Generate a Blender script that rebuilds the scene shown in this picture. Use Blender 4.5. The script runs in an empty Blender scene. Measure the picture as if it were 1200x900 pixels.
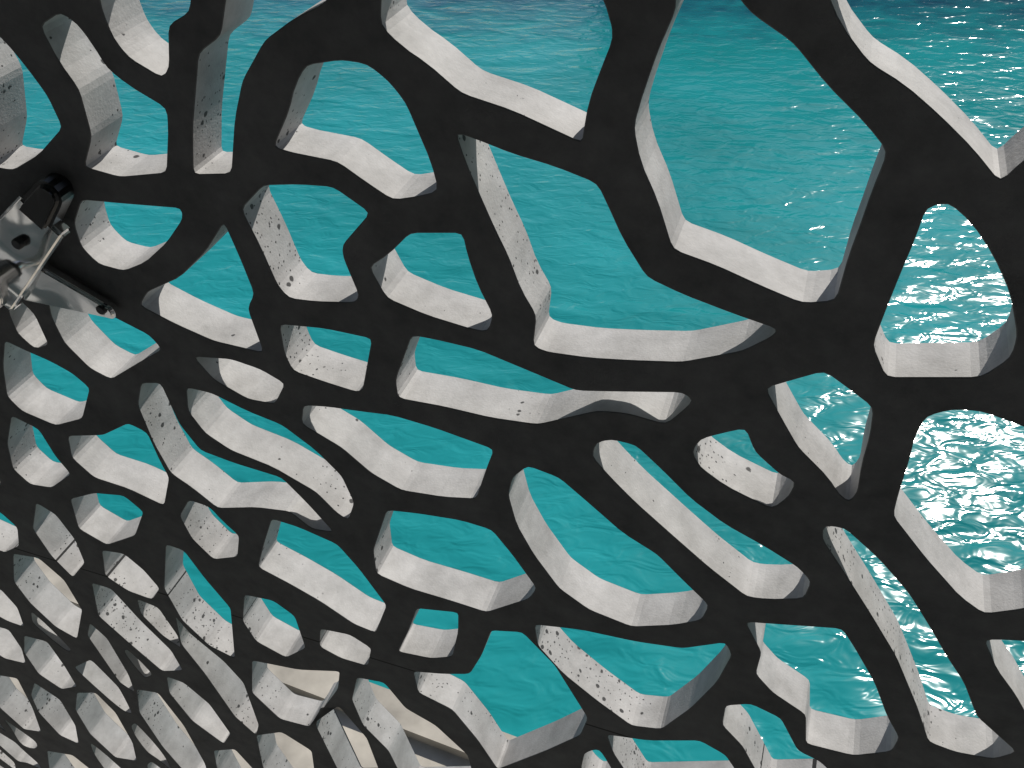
import bpy, bmesh, math, random
import numpy as np
from mathutils import Vector, Matrix
random.seed(7); rng=np.random.RandomState(11)
H=15.0; D=1.5; TH=0.112
PITCH=math.radians(40.2); ALPHA=math.radians(18.8); F=1100.0
fwd=np.array([0,math.cos(PITCH),-math.sin(PITCH)]); upc=np.array([0,math.sin(PITCH),math.cos(PITCH)]); rgt=np.array([1.0,0,0])
n=np.array([math.sin(ALPHA),math.cos(ALPHA),0]); ua=np.array([math.cos(ALPHA),-math.sin(ALPHA),0])
def rect(px,py):
    """image pixel through the camera -> metres on the facade plane (u along, v up)"""
    d=rgt*(px-600)+upc*(450-py)+fwd*F
    P=d*(D/d.dot(n)); return (P.dot(ua),P[2])
C=Vector((0,0,H)); N=Vector(n); U=Vector(ua)
VS=rect(500,791)[1]

holes_px=[
[(-30,15),(5,48),(30,78),(55,112),(73,150),(45,182),(15,200),(-14,195),(-8,160),(-16,100),(-40,60)],
[(46,30),(70,14),(90,28),(108,52),(125,80),(150,100),(195,127),(197,150),(195,203),(140,208),(98,196),(107,160),(92,105),(68,72)],
[(112,-30),(118,10),(132,45),(150,68),(190,92),(198,80),(197,30),(222,15),(226,-30)],
[(232,62),(258,42),(268,-30),(405,-30),(380,5),(345,22),(310,48),(284,95),(275,140),(271,204),(226,205),(225,150)],
[(358,76),(400,70),(430,75),(455,95),(475,120),(490,155),(505,190),(514,224),(495,230),(460,235),(430,215),(395,190),(335,178),(320,172),(338,130),(345,100)],
[(447,-30),(445,30),(470,55),(500,75),(540,110),(600,130),(682,168),(684,155),(690,120),(705,80),(719,45),(715,20),(695,-30)],
[(533,155),(555,162),(600,180),(650,195),(700,215),(712,240),(730,280),(758,325),(800,345),(860,368),(912,386),(905,395),(870,412),(800,425),(740,423),(690,420),(640,413),(624,406),(628,370),(610,340),(595,300),(580,270),(560,225),(545,190)],
[(790,-30),(792,10),(770,60),(748,125),(742,150),(750,190),(770,235),(788,293),(840,312),(890,335),(940,356),(980,353),(995,300),(1010,260),(1022,225),(1041,178),(1015,145),(970,100),(930,50),(880,15),(845,-30)],
[(960,-30),(985,30),(1018,74),(1060,100),(1100,135),(1140,175),(1172,215),(1200,188),(1290,120),(1290,-40)],
[(1085,243),(1112,237),(1140,262),(1165,300),(1185,345),(1193,395),(1185,420),(1150,443),(1038,443),(1022,405),(1035,370),(1055,320),(1072,280)],
[(1085,488),(1115,480),(1150,482),(1200,500),(1270,530),(1270,690),(1200,714),(1153,720),(1125,700),(1085,655),(1046,605),(1052,580),(1065,540),(1072,510)],
[(896,455),(930,445),(966,435),(990,452),(1024,478),(1020,510),(1010,545),(1005,578),(995,589),(983,580),(970,560),(935,525),(915,490)],
[(820,515),(845,508),(874,502),(885,530),(915,557),(933,565),(925,582),(905,597),(880,585),(850,570),(820,548),(810,530)],
[(698,519),(716,515),(745,522),(775,550),(810,585),(850,615),(895,640),(935,665),(951,682),(942,702),(900,703),(875,700),(830,665),(790,630),(745,590),(715,560),(693,535)],
[(600,560),(618,546),(655,560),(690,590),(730,625),(770,650),(800,680),(831,710),(822,727),(790,733),(740,735),(690,715),(655,690),(625,650),(605,615),(595,580)],
[(482,393),(510,398),(560,410),(620,435),(675,458),(720,459),(800,460),(813,470),(797,485),(780,498),(735,485),(700,482),(665,490),(630,498),(575,490),(520,477),(466,467),(463,445)],
[(480,273),(542,273),(548,300),(560,335),(578,370),(572,389),(555,387),(500,370),(453,350),(432,313),(455,298)],
[(282,245),(308,217),(350,216),(390,219),(434,250),(401,288),(402,302),(421,347),(416,355),(370,354),(338,350),(325,335),(305,290)],
[(327,380),(380,385),(436,397),(425,457),(418,460),(380,448),(343,435),(333,415)],
[(95,234),(150,239),(212,244),(214,257),(195,285),(170,308),(145,318),(115,310),(95,290),(86,262)],
[(262,260),(282,305),(298,345),(290,362),(309,414),(250,400),(205,380),(163,358),(172,342),(210,325),(240,295)],
[(54,345),(95,353),(130,370),(175,393),(190,410),(165,424),(130,445),(105,432),(75,402),(60,372)],
[(226,418),(270,421),(305,433),(334,450),(322,474),(290,468),(250,445)],
[(355,475),(385,477),(420,482),(460,487),(510,502),(579,527),(570,550),(558,585),(520,583),(470,575),(435,555),(400,525),(353,497)],
[(218,454),(248,461),(290,482),(330,498),(370,528),(400,558),(415,590),(408,610),(395,602),(370,577),(320,548),(270,528),(240,508),(220,482)],
[(165,449),(188,449),(210,497),(235,528),(275,543),(330,560),(360,590),(391,624),(365,620),(340,600),(300,595),(255,596),(225,572),(200,555),(180,520),(161,475)],
[(453,598),(490,602),(540,610),(576,621),(600,650),(629,690),(620,702),(570,718),(530,705),(480,690),(441,673),(437,645)],
[(318,608),(350,618),(395,638),(420,666),(453,710),(440,742),(415,732),(375,705),(340,685),(302,665),(308,640)],
[(488,713),(537,718),(537,740),(530,770),(505,772),(466,764),(478,740)],
[(575,739),(612,741),(650,780),(689,842),(680,862),(640,880),(583,902),(560,868),(530,832),(490,812),(484,787),(520,790),(550,790),(564,768)],
[(626,732),(680,738),(745,752),(800,760),(850,753),(858,768),(840,800),(810,830),(775,855),(740,851),(700,822),(660,790),(630,757)],
[(873,729),(930,733),(987,737),(1002,760),(1025,800),(1040,840),(1054,865),(1045,881),(1000,886),(944,872),(944,838),(905,812),(885,790),(892,765)],
[(965,616),(990,619),(1030,655),(1065,695),(1090,735),(1110,770),(1130,800),(1145,840),(1192,882),(1165,890),(1120,882),(1088,870),(1075,830),(1050,770),(1020,720),(985,665),(963,632)],
[(1153,750),(1180,750),(1270,757),(1270,860),(1215,860),(1190,815),(1168,785)],
[(850,827),(880,825),(915,842),(935,880),(960,892),(1000,930),(900,930),(870,875),(846,850)],
[(711,861),(760,868),(820,868),(850,885),(880,930),(750,930),(718,882)],
[(295,774),(350,785),(398,787),(396,808),(362,852),(328,843),(295,812)],
[(375,737),(410,744),(435,760),(431,781),(400,772),(374,758)],
[(286,697),(320,704),(345,722),(358,760),(335,771),(300,752),(284,728)],
[(221,586),(245,594),(262,612),(280,628),(278,653),(250,656),(225,632),(210,605)],
[(194,638),(215,645),(240,678),(270,713),(275,772),(245,757),(213,727),(192,690)],
[(79,511),(120,510),(150,496),(172,507),(187,540),(198,560),(192,593),(150,573),(110,560),(84,537)],
[(5,399),(30,411),(60,424),(85,438),(105,455),(96,491),(65,499),(25,482),(8,465),(3,430)],
[(18,347),(40,368),(57,405),(40,409),(20,391),(9,365)],
[(13,487),(45,503),(65,535),(83,556),(60,572),(35,568),(15,550),(8,520)],
[(82,585),(110,578),(145,581),(168,600),(158,628),(125,639),(92,620)],
[(42,589),(65,603),(88,633),(99,660),(85,677),(60,652),(38,620)],
[(15,649),(45,654),(75,680),(96,715),(90,749),(65,735),(35,707),(16,682)],
[(119,645),(145,649),(168,668),(187,690),(178,703),(150,693),(123,675)],
[(107,683),(130,690),(165,728),(200,762),(214,786),(190,787),(150,753),(115,722)],
[(418,794),(450,800),(475,830),(510,850),(548,885),(560,930),(480,930),(455,880),(425,850),(412,820)],
[(-30,590),(0,600),(20,618),(22,640),(5,648),(-30,632)],
# lower-left rows
[(105,730),(125,748),(150,790),(158,812),(140,800),(118,768),(102,745)],
[(160,702),(185,712),(208,745),(212,760),(190,745),(165,720)],
[(205,722),(222,742),(262,775),(285,800),(303,850),(300,862),(275,840),(240,790),(212,755)],
[(195,793),(215,800),(245,825),(270,860),(262,872),(225,845),(198,812)],
[(160,808),(185,812),(215,850),(240,895),(248,925),(225,915),(190,875),(163,835)],
[(90,812),(112,812),(135,835),(155,870),(160,892),(135,888),(105,860),(88,832)],
[(28,745),(55,752),(75,780),(90,805),(72,808),(45,790),(28,765)],
[(-20,730),(10,738),(25,760),(30,778),(5,772),(-20,755)],
[(40,800),(70,820),(88,850),(92,872),(70,862),(45,835),(36,815)],
[(-10,790),(20,795),(38,830),(48,858),(28,855),(0,830),(-15,808)],
[(300,862),(330,858),(365,880),(372,930),(330,930),(308,900)],
[(375,830),(398,828),(430,865),(455,930),(410,930),(385,880),(370,850)],
[(-20,690),(0,690),(20,712),(28,735),(8,728),(-20,712)],
[(55,880),(85,885),(110,905),(125,935),(80,935),(58,905)],
[(250,880),(275,878),(300,905),(310,935),(272,935),(255,905)],
]
def fillet(P,r=.016):
    P=[np.array(p,float) for p in P]; out=[]; m=len(P)
    for i in range(m):
        a,b,c=P[i-1],P[i],P[(i+1)%m]
        la,lc=np.linalg.norm(a-b),np.linalg.norm(c-b)
        if la<1e-5 or lc<1e-5: continue
        ra,rc=min(r,.4*la),min(r,.4*lc)
        s=b+(a-b)/la*ra; e=b+(c-b)/lc*rc
        cosv=((a-b)/la)@((c-b)/lc)
        if cosv<-.97: out+= [s,e]
        else: out+=[s,(s+2*b+e)/4*1.0,e]
    return out
traced=[fillet([rect(*p) for p in h]) for h in holes_px]
# ---- remaining cells : relaxed voronoi cells between the traced ones
U0,U1,V0,V1=-6.6,5.2,-7.0,3.4
e1=np.array([.37,-.929]); e2=np.array([.929,.37]); ST=2.0
def toM(p): p=np.asarray(p); return np.stack([p@e1/ST,p@e2],-1)
def toP(q): q=np.asarray(q); return q[...,0:1]*ST*e1+q[...,1:2]*e2
cont=[]
for h in traced:
    for a,b in zip(h,h[1:]+h[:1]):
        k=max(1,int(np.linalg.norm(b-a)/0.035))
        for j in range(k): cont.append(a+(b-a)*j/k)
cont=np.array(cont); contM=toM(cont)
def inside(p,poly):
    x,y=p; c=False; m=len(poly)
    for i in range(m):
        x1,y1=poly[i]; x2,y2=poly[i-1]
        if (y1>y)!=(y2>y) and x<(x2-x1)*(y-y1)/(y2-y1)+x1: c=not c
    return c
bbs=[(min(p[0] for p in h),max(p[0] for p in h),min(p[1] for p in h),max(p[1] for p in h)) for h in traced]
def inany(p):
    for h,b in zip(traced,bbs):
        if b[0]<p[0]<b[1] and b[2]<p[1]<b[3] and inside(p,h): return True
    return False
seeds=[];seedsM=np.zeros((0,2)); 
low=lambda p: p[1]<-1.6
for t in range(26000):
    p=np.array([rng.uniform(U0+.12,U1-.12),rng.uniform(V0+.12,V1-.12)])
    q=toM(p)
    sp=.16 if low(p) else .27
    if len(seedsM) and np.min(np.sum((seedsM-q)**2,1))<sp*sp: continue
    dm=.062 if low(p) else .125
    if np.min(np.sum((contM-q)**2,1))<dm*dm: continue
    if inany(p): continue
    seeds.append(p); seedsM=np.vstack([seedsM,q])
def clip(poly,s,d,lim):
    out=[]; m=len(poly)
    for i in range(m):
        a=poly[i]; b=poly[(i+1)%m]
        da=(a-s)@d-lim; db=(b-s)@d-lim
        if da<=0: out.append(a)
        if (da<0)!=(db<0) and abs(da-db)>1e-12: out.append(a+(b-a)*(da/(da-db)))
    return out
cells=[]
corner=[toM(np.array(c)) for c in [(U0+.08,V0+.08),(U1-.08,V0+.08),(U1-.08,V1-.08),(U0+.08,V1-.08)]]
for i,(p,s) in enumerate(zip(seeds,seedsM)):
    w=rng.uniform(.036,.052) if low(p) else .07
    poly=[c.copy() for c in corner]
    d=seedsM-s; r=np.sqrt((d**2).sum(1)); 
    for j in np.argsort(r)[1:30]:
        poly=clip(poly,s,d[j]/r[j],r[j]/2-w/2)
        if len(poly)<3: break
    d=contM-s; r=np.sqrt((d**2).sum(1)); idx=np.where(r<.7)[0]
    for j in idx[np.argsort(r[idx])]:
        if len(poly)<3: break
        poly=clip(poly,s,d[j]/r[j],r[j]-w)
    if len(poly)<3: continue
    P=[toP(x) for x in poly]
    Q=[]
    for a in P:
        if not Q or np.linalg.norm(a-Q[-1])>.03: Q.append(a)
    if len(Q)>3 and np.linalg.norm(Q[0]-Q[-1])<.03: Q.pop()
    P=Q
    if len(P)<3: continue
    A=.5*abs(sum(P[k-1][0]*P[k][1]-P[k][0]*P[k-1][1] for k in range(len(P))))
    if A<.0035: continue
    Q=[]
    sg=.5*sum(P[k-1][0]*P[k][1]-P[k][0]*P[k-1][1] for k in range(len(P)))
    for a,b in zip(P,P[1:]+P[:1]):
        Q.append(a); L=np.linalg.norm(b-a)
        if L>.14:
            nn=np.array([-(b-a)[1],(b-a)[0]])/L*(1 if sg>0 else -1)
            Q.append(a+(b-a)*rng.uniform(.35,.65)+nn*rng.uniform(-.004,.024))
    cells.append(fillet(Q,.02))
print("traced",len(traced),"cells",len(cells))

cu=bpy.data.curves.new("lattice","CURVE"); cu.dimensions='2D'; cu.fill_mode='BOTH'
cu.extrude=TH/2-.002; cu.bevel_depth=.002; cu.bevel_resolution=0; cu.offset=-.001
def spl(P):
    s=cu.splines.new('POLY'); s.points.add(len(P)-1)
    for pt,q in zip(s.points,P): pt.co=(q[0],q[1],0,1)
    s.use_cyclic_u=True
spl([(U0,V0),(U1,V0),(U1,V1),(U0,V1)])
for h in traced+cells: spl(h)
tmp=bpy.data.objects.new("tmp",cu); bpy.context.collection.objects.link(tmp)
dg=bpy.context.evaluated_depsgraph_get()
me=bpy.data.meshes.new_from_object(tmp.evaluated_get(dg)); bpy.data.objects.remove(tmp)

# ---------- materials
def newmat(name):
    m=bpy.data.materials.new(name); m.use_nodes=True; nt=m.node_tree
    return m,nt,nt.nodes,nt.links,nt.nodes['Principled BSDF']
def ramp(nd,stops):
    r=nd.new('ShaderNodeValToRGB'); e=r.color_ramp.elements
    e[0].position,e[0].color=stops[0][0],(*stops[0][1],1); e[1].position,e[1].color=stops[1][0],(*stops[1][1],1)
    return r
def math_(nd,lk,op,a,b=None,c=None):
    m=nd.new('ShaderNodeMath'); m.operation=op
    for i,x in enumerate((a,b,c)):
        if x is None: continue
        if isinstance(x,(int,float)): m.inputs[i].default_value=x
        else: lk.new(x,m.inputs[i])
    return m.outputs[0]
def noise(nd,lk,vec,scale,detail=4,rough=.55):
    t=nd.new('ShaderNodeTexNoise'); t.inputs['Scale'].default_value=scale; t.inputs['Detail'].default_value=detail; t.inputs['Roughness'].default_value=rough
    lk.new(vec,t.inputs['Vector']); return t
def mixc(nd,lk,f,a,colb):
    m2=nd.new('ShaderNodeMix'); m2.data_type='RGBA'; lk.new(f,m2.inputs[0]); lk.new(a,m2.inputs[6]); m2.inputs[7].default_value=(*colb,1); return m2.outputs[2]
def concrete(name,lo,hi,holes):
    m,nt,nd,lk,b=newmat(name)
    tc=nd.new('ShaderNodeTexCoord').outputs['Object']
    n1=noise(nd,lk,tc,8,4,.7); r=ramp(nd,[(.3,lo),(.7,hi)]); lk.new(n1.outputs['Fac'],r.inputs[0])
    col=r.outputs[0]
    if holes:
        gn=nd.new('ShaderNodeNewGeometry')
        vt=nd.new('ShaderNodeVectorTransform'); vt.vector_type='NORMAL'; vt.convert_from='WORLD'; vt.convert_to='OBJECT'
        lk.new(gn.outputs['Normal'],vt.inputs[0]); sx=nd.new('ShaderNodeSeparateXYZ'); lk.new(vt.outputs[0],sx.inputs[0])
        dist=noise(nd,lk,tc,60,1)
        va=nd.new('ShaderNodeVectorMath'); va.operation='MULTIPLY_ADD'; va.inputs[1].default_value=(.009,.009,.009)
        lk.new(dist.outputs['Color'],va.inputs[0]); lk.new(tc,va.inputs[2])
        g=noise(nd,lk,tc,2.3,1).outputs['Fac']
        side=math_(nd,lk,'MULTIPLY_ADD',sx.outputs[0],.16,-.625)   # blowholes gather on the upright cast sides
        gate=math_(nd,lk,'ADD',g,side)
        masks=[]
        for sc,rad,k in ((36,.28,1.75),(95,.28,2.3)):
            v=nd.new('ShaderNodeTexVoronoi'); v.inputs['Scale'].default_value=sc; lk.new(va.outputs[0],v.inputs['Vector'])
            sep=nd.new('ShaderNodeSeparateColor'); lk.new(v.outputs['Color'],sep.inputs[0])
            pr=math_(nd,lk,'MULTIPLY_ADD',sep.outputs[0],.9,-.62)
            s_=math_(nd,lk,'MULTIPLY_ADD',gate,k,pr)
            cl=math_(nd,lk,'MINIMUM',s_,rad)
            e_=math_(nd,lk,'SUBTRACT',cl,v.outputs['Distance'])
            mm=nd.new('ShaderNodeMath'); mm.operation='MULTIPLY'; mm.use_clamp=True; lk.new(e_,mm.inputs[0]); mm.inputs[1].default_value=14
            masks.append(mm.outputs[0])
        mk=math_(nd,lk,'MAXIMUM',masks[0],masks[1])
        col=mixc(nd,lk,mk,col,(.06,.06,.06))
    # horizontal joint between two cast panels
    so_=nd.new('ShaderNodeSeparateXYZ'); lk.new(tc,so_.inputs[0])
    dj=math_(nd,lk,'ABSOLUTE',math_(nd,lk,'SUBTRACT',so_.outputs[1],VS))
    col=mixc(nd,lk,math_(nd,lk,'LESS_THAN',dj,.0035),col,(.03,.03,.03))
    n2=noise(nd,lk,tc,160,2,.6)
    bump=nd.new('ShaderNodeBump'); bump.inputs['Strength'].default_value=.35; bump.inputs['Distance'].default_value=.002
    lk.new(n2.outputs['Fac'],bump.inputs['Height']); lk.new(bump.outputs[0],b.inputs['Normal'])
    lk.new(col,b.inputs['Base Color']); b.inputs['Roughness'].default_value=.75; b.inputs['Specular IOR Level'].default_value=.3
    return m
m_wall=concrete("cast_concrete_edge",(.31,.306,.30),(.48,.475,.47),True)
m_face=concrete("shade_darkened_concrete_face",(.08,.081,.083),(.145,.145,.147),False)  # same concrete as the edges, shade on the faces put into its colour
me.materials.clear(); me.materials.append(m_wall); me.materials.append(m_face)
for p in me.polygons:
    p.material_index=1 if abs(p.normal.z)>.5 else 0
    p.use_smooth=False
lat=bpy.data.objects.new("concrete_lattice_screen",me); bpy.context.collection.objects.link(lat)
R=Matrix((( U.x,0,-N.x),(U.y,0,-N.y),(0,1,0))).to_4x4()
def facM(w):
    return Matrix.Translation(C+N*(D-w))@R
lat.matrix_world=facM(-TH/2)

def box(name,u0,u1,a0,a1,z0,z1,mat,parent=None):
    bm=bmesh.new(); 
    vs=[bm.verts.new(U*u+N*a+Vector((0,0,z))) for u in(u0,u1) for a in(a0,a1) for z in(z0,z1)]
    for f in ((0,1,3,2),(4,6,7,5),(0,4,5,1),(2,3,7,6),(0,2,6,4),(1,5,7,3)): bm.faces.new([vs[i] for i in f])
    bmesh.ops.recalc_face_normals(bm,faces=bm.faces)
    m=bpy.data.meshes.new(name); bm.to_mesh(m); bm.free(); m.materials.append(mat)
    o=bpy.data.objects.new(name,m); bpy.context.collection.objects.link(o)
    if parent: o.parent=parent
    return o
def simple(name,col,rough=.6,metal=0,var=.25,scale=3):
    m,nt,nd,lk,b=newmat(name); tc=nd.new('ShaderNodeTexCoord').outputs['Object']
    t=noise(nd,lk,tc,scale,4); r=ramp(nd,[(.3,tuple(c*(1-var) for c in col)),(.7,tuple(c*(1+var) for c in col))])
    lk.new(t.outputs['Fac'],r.inputs[0]); lk.new(r.outputs[0],b.inputs['Base Color']); b.inputs['Roughness'].default_value=rough; b.inputs['Metallic'].default_value=metal
    return m
def flat(name,col,rough):
    m,nt,nd,lk,b=newmat(name); b.inputs['Base Color'].default_value=(*col,1); b.inputs['Roughness'].default_value=rough; return m
bld=bpy.data.objects.new("museum_building",None); bpy.context.collection.objects.link(bld)
md=flat("grey_cladding",(.22,.22,.225),.6); mg=flat("dark_glazing",(.015,.018,.02),.12)
msf=flat("soffit_concrete",(.35,.35,.35),.8)
box("back_wall",-16,16,-4.0,-3.2,0,H+4.2,md,bld)
for i in range(-7,8):
    box("window_pane",i*2-.65,i*2+.65,-3.2,-3.17,H-1.3,H+2.6,mg,bld)
box("soffit",-16,16,-3.19,D+.3,H+3.5,H+3.9,msf,bld)
box("walkway_deck",-16,16,-3.15,.25,H-1.9,H-1.68,msf,bld)
box("end_wall",-16.3,-16.0,-4,D,1,H+3.9,md,bld); box("end_wall",16,16.3,-4,D,1,H+3.9,md,bld)

# ---------- quay
mq=simple("limestone_paving",(.36,.335,.29),.8,0,.3,1.2)
P1=Vector((-5.5,10.0,0)); P2=Vector((0,7.8,0)); d=(P2-P1).normalized()
A=P1-d*90; B=P1+d*90; nb=Vector((-d.y,d.x,0)); nb=nb if nb.y<0 else -nb
bm=bmesh.new()
def prism(bm,pts,z0,z1):
    lo=[bm.verts.new((p.x,p.y,z0)) for p in pts]; hi=[bm.verts.new((p.x,p.y,z1)) for p in pts]
    bm.faces.new(hi); bm.faces.new(lo[::-1])
    for i in range(len(pts)):
        j=(i+1)%len(pts); bm.faces.new((lo[i],lo[j],hi[j],hi[i]))
prism(bm,[A,B,B+nb*60,A+nb*60],-3,.8)
prism(bm,[A-nb*.05,B-nb*.05,B+nb*.5,A+nb*.5],.6,1.0)
bmesh.ops.recalc_face_normals(bm,faces=bm.faces)
m=bpy.data.meshes.new("quay"); bm.to_mesh(m); bm.free(); m.materials.append(mq)
bpy.context.collection.objects.link(bpy.data.objects.new("quay",m))
# far harbour wall
bm=bmesh.new()
ms=simple("harbour_stone",(.2,.18,.15),.9,0,.3,.4)
x=7.0; 
while x<200:
    wd=random.uniform(3,7); h=random.choice((12,12.2,12.4)); x2=x+wd
    prism(bm,[Vector((x,63-.06*x,0)),Vector((x2,63-.06*x2,0)),Vector((x2,84,0)),Vector((x,84,0))],-3,h); x=x2
bmesh.ops.recalc_face_normals(bm,faces=bm.faces)
m=bpy.data.meshes.new("harbour_wall"); bm.to_mesh(m); bm.free(); m.materials.append(ms)
bpy.context.collection.objects.link(bpy.data.objects.new("harbour_wall",m))

# ---------- water
mw,nt,nd,lk,b=newmat("sea_water")
tc=nd.new('ShaderNodeTexCoord').outputs['Object']
mp=nd.new('ShaderNodeMapping'); lk.new(tc,mp.inputs['Vector']); mp.inputs['Rotation'].default_value=(0,0,.35); mp.inputs['Scale'].default_value=(.7,1.25,1)
a1=noise(nd,lk,mp.outputs[0],.7,1,.5); a2=noise(nd,lk,mp.outputs[0],2.0,2,.5)
a1.inputs['Distortion'].default_value=.5; a2.inputs['Distortion'].default_value=.7
hs=math_(nd,lk,'MULTIPLY_ADD',a2.outputs['Fac'],.42,a1.outputs['Fac'])
b1=nd.new('ShaderNodeBump'); b1.inputs['Distance'].default_value=.135; b1.inputs['Strength'].default_value=1; lk.new(hs,b1.inputs['Height'])
lk.new(b1.outputs[0],b.inputs['Normal'])
c=noise(nd,lk,tc,.12,2); r=ramp(nd,[(.35,(.008,.195,.205)),(.68,(.014,.26,.28))]); lk.new(c.outputs['Fac'],r.inputs[0])
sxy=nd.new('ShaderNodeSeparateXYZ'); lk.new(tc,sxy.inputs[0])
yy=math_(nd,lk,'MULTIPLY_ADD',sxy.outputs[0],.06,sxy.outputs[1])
far_shade=math_(nd,lk,'MULTIPLY_ADD',hs,9.0,yy)      # far wall's shade and reflection painted into the water colour, rippled
mr=nd.new('ShaderNodeMapRange'); mr.inputs[1].default_value=47; mr.inputs[2].default_value=56; lk.new(far_shade,mr.inputs[0])
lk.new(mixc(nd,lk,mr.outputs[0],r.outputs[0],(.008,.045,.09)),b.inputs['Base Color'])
b.inputs['Roughness'].default_value=.12; b.inputs['IOR'].default_value=1.34
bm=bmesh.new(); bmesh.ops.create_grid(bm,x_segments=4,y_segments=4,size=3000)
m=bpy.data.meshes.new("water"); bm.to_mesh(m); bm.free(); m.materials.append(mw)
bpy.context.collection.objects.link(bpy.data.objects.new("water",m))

# ---------- steel bracket
mst,nt,nd,lk,b=newmat("polished_steel"); b.inputs['Base Color'].default_value=(.85,.84,.82,1); b.inputs['Metallic'].default_value=1; b.inputs['Roughness'].default_value=.1
tcs=nd.new('ShaderNodeTexCoord').outputs['Object']; nn_=noise(nd,lk,tcs,7,0); bb=nd.new('ShaderNodeBump'); bb.inputs['Distance'].default_value=.03; lk.new(nn_.outputs['Fac'],bb.inputs['Height']); lk.new(bb.outputs[0],b.inputs['Normal'])
mdk=simple("dark_steel",(.05,.05,.05),.3,.9)
br=bpy.data.objects.new("steel_bracket",None); bpy.context.collection.objects.link(br)
def bar(name,p,q,w0,w1,z0a,z0b,thk,mat,roundend=True,bev=.012):
    a=np.array(rect(*p)); c_=np.array(rect(*q)); dd=c_-a; L=np.linalg.norm(dd); dd/=L; pp=np.array([-dd[1],dd[0]])
    pts=[a+pp*w0/2]
    k=8 if roundend else 1
    for i in range(k+1):
        t=math.pi/2-math.pi*i/k
        pts.append(c_+pp*w1/2*math.sin(t)+(dd*w1/2*math.cos(t) if roundend else 0))
    pts.append(a-pp*w0/2)
    bm=bmesh.new(); lo=[];hi=[]
    for x in pts:
        s=max(0,min(1,(x-a)@dd/L)); z=z0a+(z0b-z0a)*s
        lo.append(bm.verts.new((x[0],x[1],z))); hi.append(bm.verts.new((x[0],x[1],z+thk)))
    bm.faces.new(hi); bm.faces.new(lo[::-1])
    for i in range(len(pts)):
        j=(i+1)%len(pts); bm.faces.new((lo[i],lo[j],hi[j],hi[i]))
    bmesh.ops.recalc_face_normals(bm,faces=bm.faces)
    ed=[e for e in bm.edges if e.calc_face_angle(0)>.6]
    bmesh.ops.bevel(bm,geom=ed,offset=min(bev,thk*.3),segments=3,affect='EDGES')
    m=bpy.data.meshes.new(name); bm.to_mesh(m); bm.free(); m.materials.append(mat)
    o=bpy.data.objects.new(name,m); bpy.context.collection.objects.link(o); o.matrix_world=facM(0); o.parent=br
def cyl(name,p,r,z0,z1,mat,seg=32):
    a=rect(*p); bm=bmesh.new(); bmesh.ops.create_cone(bm,cap_ends=True,segments=seg,radius1=r,radius2=r,depth=z1-z0)
    bmesh.ops.bevel(bm,geom=[e for e in bm.edges if len(e.link_faces)==2 and e.calc_face_angle()>1],offset=.002,segments=2,affect='EDGES')
    m=bpy.data.meshes.new(name); bm.to_mesh(m); bm.free(); m.materials.append(mat)
    for f in m.polygons: f.use_smooth=len(f.vertices)==4
    o=bpy.data.objects.new(name,m); bpy.context.collection.objects.link(o); o.matrix_world=facM(0)@Matrix.Translation((a[0],a[1],(z0+z1)/2)); o.parent=br
bar("upper_arm",(8,318),(70,238),.17,.125,.045,.025,.04,mst,False,.008)
bar("upper_arm_cap",(60,242),(78,214),.09,.07,.012,.008,.065,mdk)
bar("lower_arm",(2,296),(134,358),.20,.045,.03,.004,.03,mst,True,.008)
bar("side_arm",(8,310),(-60,255),.13,.07,.04,.01,.03,mst,True,.006)
bar("down_arm",(8,310),(-30,370),.13,.07,.04,.01,.03,mst,True,.006)
cyl("hub",(6,318),.062,.03,.12,mst); cyl("hub_nut",(6,318),.034,.12,.15,mdk,6)
cyl("bolt",(129,354),.013,.02,.04,mdk,24); cyl("bolt",(48,266),.014,.06,.086,mdk,24)
cyl("tie_rod",(6,318),.02,.14,.5,mst)

# ---------- light & camera
w=bpy.data.worlds.new("World"); bpy.context.scene.world=w; w.use_nodes=True
sk=w.node_tree.nodes.new('ShaderNodeTexSky'); sk.sky_type='NISHITA'; sk.sun_disc=False
EL,AZ=math.radians(41),math.radians(36)
sk.sun_elevation=EL; sk.sun_rotation=AZ
bg=w.node_tree.nodes['Background']; bg.inputs[1].default_value=.08; w.node_tree.links.new(sk.outputs[0],bg.inputs[0])
sl=bpy.data.lights.new("sun","SUN"); sl.energy=5; sl.angle=math.radians(.5); sl.color=(1,.955,.89)
so=bpy.data.objects.new("sun",sl); bpy.context.collection.objects.link(so)
sv=Vector((math.cos(EL)*math.sin(AZ),math.cos(EL)*math.cos(AZ),math.sin(EL))); so.rotation_euler=sv.to_track_quat('Z','Y').to_euler()
cd=bpy.data.cameras.new("camera"); cd.lens=33; cd.sensor_width=36; cd.clip_end=8000; cd.clip_start=.02
co=bpy.data.objects.new("camera",cd); bpy.context.collection.objects.link(co); co.location=C; co.rotation_euler=(math.pi/2-PITCH,0,0)
sc=bpy.context.scene; sc.camera=co
sc.view_settings.view_transform='Standard'; sc.view_settings.look='None'; sc.view_settings.exposure=0
